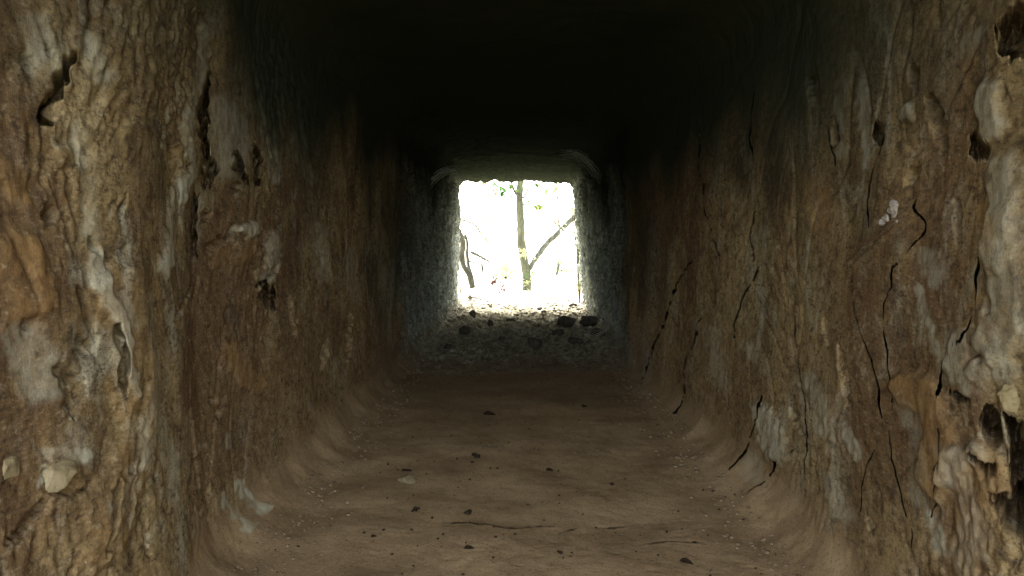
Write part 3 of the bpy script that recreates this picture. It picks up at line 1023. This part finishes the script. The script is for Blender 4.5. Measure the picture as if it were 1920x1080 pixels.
for k in range(1100):
    y = 4.6 + 6.9 * rnd.random() ** .8 if rnd.random() < .8 else rnd.uniform(9, 12)
    x = rnd.uniform(-.78, .76) if rnd.random() < .5 else rnd.choice([-1, 1]) * (.78 - abs(rnd.gauss(0, .16)))
    if y < FAR_Y:
        i = min(int(np.searchsorted(ys, y)), R_ - 1); j = int(np.argmin(np.abs(X[i, fs] - x))) + fs.start
        z = P[i, j, 2]
    else:
        z = ground_z(x, y)
    lump(gb, (x, y, z + .002), rnd.choice([.008, .012, .017, .024, .036]) * rnd.uniform(.7, 1.25) * (.25 + .75 * min(1, max(0, (y - 4.6 + rnd.gauss(0, .3)) / 2))), .6, rnd)
tag(gb.build("gravel", M['gravel']), kind='stuff')

# ------------------------------------------------------------------ crumbs and leaves on the near floor
def fallen_leaf(px, py, wpx, ang, label, clod=False):
    q = floor_pt(px, py)
    L_ = wpx * q.y / F_PX
    mb = MB()
    if clod:
        rn = random.Random(int(px))
        for k in range(5):
            lump(mb, (rn.gauss(0, .25) * L_, rn.gauss(0, .45) * L_, .16 * L_), L_ * rn.uniform(.2, .38), .6, rn)
        o = mb.build("soil_crumb", M['clod'], None, q)
        tag(o, label, "soil crumb", "dark crumbs on the dirt floor")
    else:
        d_ = Vector((math.cos(ang), math.sin(ang) * 2.2, 0)).normalized()
        L2 = L_ / max(.35, abs(d_.x))
        mb.leaf(-d_ * L2 * .5 + Vector((0, 0, .006)), d_ + Vector((0, 0, .10)), (0.1, -.3, 1), L2, L2 * .62, .25)
        me = mb.build("dry_leaf", M['dry_leaf'], None, q)
        tag(me, label, "leaf", "dry leaves on the dirt floor")


fallen_leaf(919, 779, 26, .1, "long dark dry leaf farthest up the middle of the dirt floor")
fallen_leaf(895, 857, 18, 1.0, "largest dark crumb lying in the middle of the dirt floor", True)
fallen_leaf(886, 868, 8, .4, "small crumb just below the largest dark crumb", True)
fallen_leaf(880, 1031, 20, .15, "dark dry leaf at the near middle of the dirt floor")
fallen_leaf(1051, 1036, 10, .5, "dark crumb near the bottom right of the middle floor", True)
fallen_leaf(1287, 1057, 24, -.2, "dark dry leaf at the foot of the right wall closest to the viewer")
fallen_leaf(1145, 909, 9, .5, "lone dark crumb right of the middle of the dirt floor", True)
fallen_leaf(878, 962, 14, .4, "dark crumb just above the floor crack", True)
fallen_leaf(783, 958, 16, .2, "row of dark crumbs stuck together left of the floor crack", True)
fallen_leaf(701, 1009, 12, .2, "brown dry leaf fragment near the left floor corner")
fallen_leaf(1031, 884, 16, .1, "thin brown leaf fragment right of the centre of the floor")
fallen_leaf(1098, 764, 12, .6, "small dry leaf fragment beside the right wall foot far up the dirt")
q = floor_pt(766, 900)
tag(link("flat_stone", rock_mesh("flat_stone", .042, .05, .016, 77, M['cobble'], 30, 2, .05), None, None, q + Vector((0, 0, .0))),
    "pale flat stone half sunk in the dirt at the left of the floor", "stone")

gb, gc = MB(), MB()
rnd = random.Random(8)
for k in range(1500):
    y = 1.6 + 3.2 * rnd.random() ** 1.2
    x = rnd.uniform(-.74, .72) if k % 3 == 0 else rnd.choice([-1, 1]) * (.73 - abs(rnd.gauss(0, .09)))
    i = int(np.searchsorted(ys, y)); j = int(np.argmin(np.abs(X[i, fs] - x))) + fs.start
    dark = k % 3 == 0
    lump(gb if dark else gc, (x, y, P[i, j, 2] + .001), rnd.choice([.0018, .0025, .004] if dark else [.002, .003, .004, .0055, .008]) * rnd.uniform(.7, 1.3), .7, rnd)
tag(gb.build("grit", M['clod']), kind='stuff')
tag(gc.build("pebbles", M['pebble']), kind='stuff')

# ------------------------------------------------------------------ thin pale strands in the ceiling corners, roots
def wisps(pts, n, spread, label, Yd):
    mb = MB(); rnd = random.Random(int(pts[0][0]))
    c0 = [at(px, py, yd * (.93 if px > 960 else .84)) for px, py, yd in pts]
    ctr = c0[0]
    for k in range(n):
        a = rnd.random() * .5; b = a + rnd.uniform(.25, .5)
        cv = catmull(c0, 8)
        i0, i1 = int(a * (len(cv) - 1)), max(int(min(b, 1) * (len(cv) - 1)), int(a * (len(cv) - 1)) + 3)
        off = Vector((rnd.gauss(0, spread), rnd.gauss(0, spread * 3), rnd.gauss(0, spread)))
        fan = Vector((rnd.gauss(0, spread), rnd.gauss(0, spread * 2), rnd.gauss(0, spread)))
        pts_ = [p_ + off + fan * (t / max(1, i1 - i0)) for t, p_ in enumerate(cv[i0:i1 + 1])]
        mb.tube([p_ - ctr for p_ in pts_], [.0013] * len(pts_), 4)
    o = mb.build("strands", M['strand'], None, ctr)
    tag(o, label, "strands", "pale strands in the far ceiling corners")


wisps([(1040, 291, 7.6), (1075, 290, 7.55), (1102, 305, 7.5), (1122, 330, 7.4), (1142, 362, 7.3)], 50, .017, "pale wispy cobweb in the right ceiling corner above the opening", 7.5)
wisps([(862, 316, 8.2), (838, 319, 8.2), (818, 332, 8.1), (800, 352, 8.0), (784, 378, 7.8)], 50, .016, "pale wispy cobweb in the left ceiling corner above the opening", 8)
mb = MB(); rnd = random.Random(4); base = at(1130, 612, 6.6)
for k in range(16):
    a = at(1150 + rnd.gauss(0, 5), 592 + rnd.gauss(0, 10), 6.7); b = at(1115 + rnd.gauss(0, 12), 632 + rnd.gauss(0, 6), 6.3)
    mid = (a + b) * .5 + Vector((rnd.gauss(0, .02), 0, -.03))
    pts = catmull([a, mid, b], 6)
    mb.tube([p_ - base for p_ in pts], [.0016] * len(pts), 4)
tag(mb.build("dry_root", M['straw'], None, base), "bundle of pale dry roots sagging at the foot of the far right wall", "roots")

# ------------------------------------------------------------------ trees outside the far mouth
def path(pxs, Yd, bow=0.0):
    return [at(px, py, Yd if not isinstance(Yd, (list, tuple)) else Yd[i]) for i, (px, py) in enumerate(pxs)]


def limb(mb, pts, r0, r1, n=10, rough=.18, k=7, seed=0):
    cv = catmull(pts, k); m = len(cv)
    mb.tube(cv, [r0 + (r1 - r0) * i / (m - 1) for i in range(m)], n, rough, seed)


def spray(mb, c, n, R, L, rnd, flat=.6):
    for k in range(n):
        p_ = Vector(c) + Vector((rnd.gauss(0, R), rnd.gauss(0, R), rnd.gauss(0, R * flat)))
        d_ = Vector((rnd.gauss(0, 1), rnd.gauss(0, 1), rnd.gauss(-.4, .5)))
        mb.leaf(p_, d_, (rnd.gauss(0, .5), rnd.gauss(0, .5), 1), L * rnd.uniform(.7, 1.3), L * .42 * rnd.uniform(.8, 1.2), .25)


TY = 13.7
s_ = TY / F_PX
foot = at(986, 548, TY)
rnd = random.Random(12)
tree = empty("forked_tree", foot)
tag(tree, "grey forked tree standing in the middle of the bright opening", "tree")


def sub(mb, name, mat, par, org): # vertices are in world space; move them to the parent's origin
    mb.v = [v - org for v in mb.v]
    return mb.build(name, mat, par)


mb = MB()
limb(mb, [foot + Vector((0, 0, -.15)), at(988, 528, TY), at(986, 505, TY), at(981, 480, TY), at(977, 452, TY), at(976, 420, TY), at(974, 385, TY), at(975, 350, TY), at(978, 320, TY), at(975, 270, TY + .1), at(968, 180, TY + .2)], 8.9 * s_, 5.6 * s_, 14, .22)
tr = sub(mb, "trunk", M['bark'], tree, foot)
mb = MB()
limb(mb, [at(990, 508, TY), at(999, 492, TY), at(1012, 474, TY), at(1026, 456, TY), at(1045, 438, TY), at(1066, 417, TY), at(1095, 392, TY), at(1150, 340, TY)], 4.6 * s_, 5.2 * s_, 12, .25, seed=4)
lm = sub(mb, "limb", M['pale_bark'], tree, foot)
mb = MB()
limb(mb, [at(1048, 436, TY), at(1049, 424, TY), at(1046, 408, TY)], 1.8 * s_, 1.0 * s_, 6, .1)
sub(mb, "stub", M['twig'], lm, foot)
for pts, r in (([(976, 372), (968, 364), (962, 352), (958, 338), (950, 310)], 2.0),
               ([(981, 372), (993, 352), (1008, 345), (1030, 338), (1050, 328)], 1.3),
               ([(980, 385), (990, 378), (1000, 372), (1012, 366), (1040, 360)], 1.0),
               ([(985, 352), (1000, 340), (1014, 336), (1022, 325)], 1.2),
               ([(1042, 420), (1038, 412), (1042, 402)], 1.2),
               ([(1036, 446), (1052, 450), (1070, 461)], .7),
               ([(1011, 398), (1014, 410), (1012, 420)], 1.0)):
    mb = MB(); limb(mb, path(pts, TY - .1), 1.35 * r * s_, .8 * r * s_, 6, .05)
    sub(mb, "branch", M['twig'], tree, foot)
for c, nn, R_px, L_px, mat in (((1001, 386), 9, 7, 15, 'leaf_lime'), ((966, 370), 6, 4, 9, 'leaf_green'), ((985, 498 + 30), 12, 8, 13, 'leaf_pale'),
                               ((984, 470), 7, 4, 15, 'leaf_pale'), ((1040, 350), 16, 12, 12, 'leaf_pale'), ((1020, 372), 10, 10, 10, 'leaf_pale'),
                               ((1010, 485), 6, 6, 10, 'leaf_pale'), ((1050, 425), 8, 8, 9, 'leaf_pale'), ((940, 345), 12, 14, 12, 'leaf_pale'), ((890, 345), 10, 10, 12, 'leaf_pale'), ((955, 345), 12, 14, 14, 'leaf_soft'), ((1030, 345), 12, 16, 13, 'leaf_soft'), ((895, 342), 8, 12, 13, 'leaf_soft'), ((985, 512), 6, 5, 10, 'leaf_soft')):
    for q_ in range(nn):
        mb = MB(); cc = at(c[0] + rnd.gauss(0, R_px), c[1] + rnd.gauss(0, R_px * .7), TY - .25)
        spray(mb, cc, 1, .004, L_px * s_, rnd)
        sub(mb, "leaf", M[mat], tree, foot)

# drooping green spray at the top of the opening
c = at(935, 325, 12.4)
gt = empty("hanging_branch", c)
tag(gt, "drooping green leafy branch at the top of the opening, left of the trunk", "branch")
mb = MB(); s2 = 12.4 / F_PX
limb(mb, [at(928, 300, 12.4), at(935, 325, 12.4), at(938, 345, 12.4), at(938, 366, 12.4)], 1.2 * s2, .5 * s2, 6, 0)
sub(mb, "stem", M['twig'], gt, c)
for k in range(18):
    mb = MB(); spray(mb, at(934 + rnd.gauss(0, 7), 353 + rnd.gauss(0, 7), 12.4), 1, .003, 15 * s2, rnd)
    sub(mb, "leaf", M['leaf_green'] if k < 11 else M['leaf_lime'], gt, c)
for k in range(7):
    mb = MB(); spray(mb, at(903 + rnd.gauss(0, 9), 338 + rnd.gauss(0, 3), 12.4), 1, .003, 17 * s2, rnd)
    sub(mb, "leaf", M['leaf_lime'], gt, c)

# dark leaning trunk at the left edge of the opening, with a pale rough side
LY = 11.3; s3 = LY / F_PX
f2_ = at(884, 528, LY)
t2 = empty("dark_tree", f2_)
tag(t2, "dark curved trunk with a pale mossy side at the left edge of the opening", "tree")
mb = MB()
limb(mb, [f2_ + Vector((0.02, 0, -.1)), at(880, 515, LY), at(870, 500, LY), at(866, 480, LY), at(868, 455, LY), at(861, 435, LY), at(840, 390, LY), at(826, 340, LY), at(818, 280, LY), at(815, 200, LY)], 5.6 * s3, 4.0 * s3, 12, .2, seed=8)
sub(mb, "trunk", M['dark_bark'], t2, f2_)
mb = MB()
limb(mb, [at(884, 520, LY + .15), at(880, 505, LY + .15), at(876, 480, LY + .15), at(876, 455, LY + .15), at(872, 440, LY + .15)], 4.5 * s3, 2.0 * s3, 10, .45, seed=2)
sub(mb, "moss_sheath", M['pale_bark'], t2, f2_)
for pts, r in (([(882, 472), (895, 478), (906, 484), (918, 491)], 3.0), ([(880, 490), (895, 494), (910, 498)], 1.3)):
    mb = MB(); limb(mb, path(pts, LY + .15), r * s3, .5 * r * s3, 7, .35)
    sub(mb, "branch", M['pale_bark'], t2, f2_)

# thin bare saplings on the left
SY = 12.8; s4 = SY / F_PX
f3_ = at(864, 560, SY)
f3_.z = -.03
sp = empty("bare_sapling", f3_)
tag(sp, "thin bare sapling with crossing twigs left of the forked tree", "sapling")
mb = MB(); limb(mb, [f3_ + Vector((0, 0, -.05)), at(860, 480, SY), at(865, 428, SY), at(872, 405, SY), at(880, 380, SY), at(887, 370, SY), at(893, 340, SY), at(900, 290, SY)], 1.3 * s4, .8 * s4, 6, .1)
sub(mb, "stem", M['twig'], sp, f3_)
for pts, r in (([(868, 412), (890, 422), (902, 438), (914, 452), (924, 466), (932, 482)], 1.1), ([(878, 386), (884, 378), (898, 372)], .6), ([(905, 529), (912, 520), (920, 514)], .6)):
    mb = MB(); limb(mb, path(pts, SY), 1.4 * r * s4, r * s4, 5, .1)
    sub(mb, "twig", M['twig'], sp, f3_)

# dying rust and pink plant on the ground
DY_ = 12.9; s5 = DY_ / F_PX
f4_ = at(936, 550, DY_); f4_.z = ground_z(f4_.x, DY_)
dp_ = empty("withered_plant", f4_)
tag(dp_, "withered low plant with rust and pink leaves left of the forked tree", "plant")
mb = MB()
for px, py in ((928, 522), (936, 528), (944, 536)): limb(mb, [f4_, (f4_ + at(px, py, DY_)) * .5, at(px, py, DY_)], .8 * s5, .5 * s5, 5, 0)
sub(mb, "stem", M['twig'], dp_, f4_)
for k in range(16):
    mb = MB(); spray(mb, at(930 + rnd.gauss(0, 5), 526 + rnd.gauss(0, 5), DY_), 1, .003, 11 * s5, rnd)
    sub(mb, "leaf", M['leaf_rust'], dp_, f4_)
for k in range(8):
    mb = MB(); spray(mb, at(944 + rnd.gauss(0, 2.5), 537 + rnd.gauss(0, 3), DY_), 1, .003, 10 * s5, rnd)
    sub(mb, "leaf", M['leaf_pink'], dp_, f4_)

# right hand edge: pale rough bush just outside the mouth
RY = 10.9; s6 = RY / F_PX
for k, (px, top, bot, lab) in enumerate(((1086, 335, 545, "pale ragged bush against the right edge of the opening"),)):
    f5_ = at(px, 560, RY); f5_.z = ground_z(f5_.x, RY)
    bs = empty("ragged_bush", f5_); tag(bs, lab, "bush")
    mb = MB()
    for j in range(5): limb(mb, [f5_, at(px + rnd.gauss(0, 4), 480, RY), at(px - 4 + rnd.gauss(0, 5), 400, RY), at(px - 6 + rnd.gauss(0, 6), 330, RY)], 1.6 * s6, .8 * s6, 5, .1)
    sub(mb, "stem", M['twig'], bs, f5_)
    mb = MB()
    for j in range(260): spray(mb, at(px + rnd.gauss(0, 6), rnd.uniform(top, bot), RY), 1, .01, 8 * s6, rnd)
    sub(mb, "foliage", M['leaf_pale'], bs, f5_)

# twigs and litter on the sill
tw = MB()
a = on_floor(876, 560); 
limb(tw, [on_floor(880, 560) + Vector((0, 0, .02)), on_floor(893, 562) + Vector((0, 0, .03)), on_floor(905, 564) + Vector((0, 0, .015)), on_floor(922, 561) + Vector((0, 0, .02))], .008, .005, 6, .2)
o = on_floor(880, 560)
tag(sub(tw, "fallen_twig", M['dark_bark'], None, Vector((0, 0, 0))), "dark crooked twig lying on the left of the bright sill", "twig")

# pale scrub and trees farther off, almost lost in the glare
rnd = random.Random(77)
GRP = "pale sunlit scrub behind the forked tree"
for px, py, Yb, Rb, hb, mat, lab in ((1045, 372, 19, .55, 1.2, 'leaf_far', "sunlit yellow green foliage behind the upper right of the forked tree"),
                                     (905, 360, 20, .5, .7, 'leaf_far', "sunlit yellow green foliage behind the upper left of the opening"),
                                     (948, 500, 18, .28, .3, 'leaf_far', "low pale shrub behind the withered plant"),
                                     (1060, 500, 21, .35, .35, 'leaf_far', "low pale shrub behind the right limb")):
    c = at(px, py, Yb); f_ = Vector((c.x, Yb, ground_z(c.x, Yb)))
    bs = empty("background_shrub", f_); tag(bs, lab, "shrub", GRP)
    mb = MB()
    for k in range(4): limb(mb, [f_, (f_ + c) * .5 + Vector((rnd.gauss(0, .1), rnd.gauss(0, .1), 0)), c + Vector((rnd.gauss(0, Rb * .5), rnd.gauss(0, .2), rnd.gauss(0, hb * .3)))], .016, .006, 5, .1)
    sub(mb, "stem", M['pale_bark'], bs, f_)
    mb = MB()
    for k in range(420):
        spray(mb, c + Vector((rnd.gauss(0, Rb * .6), rnd.gauss(0, .3), rnd.gauss(0, hb * .5))), 1, .02, .11, rnd)
    o = sub(mb, "foliage", M[mat], bs, f_)
    o['kind'] = 'stuff'
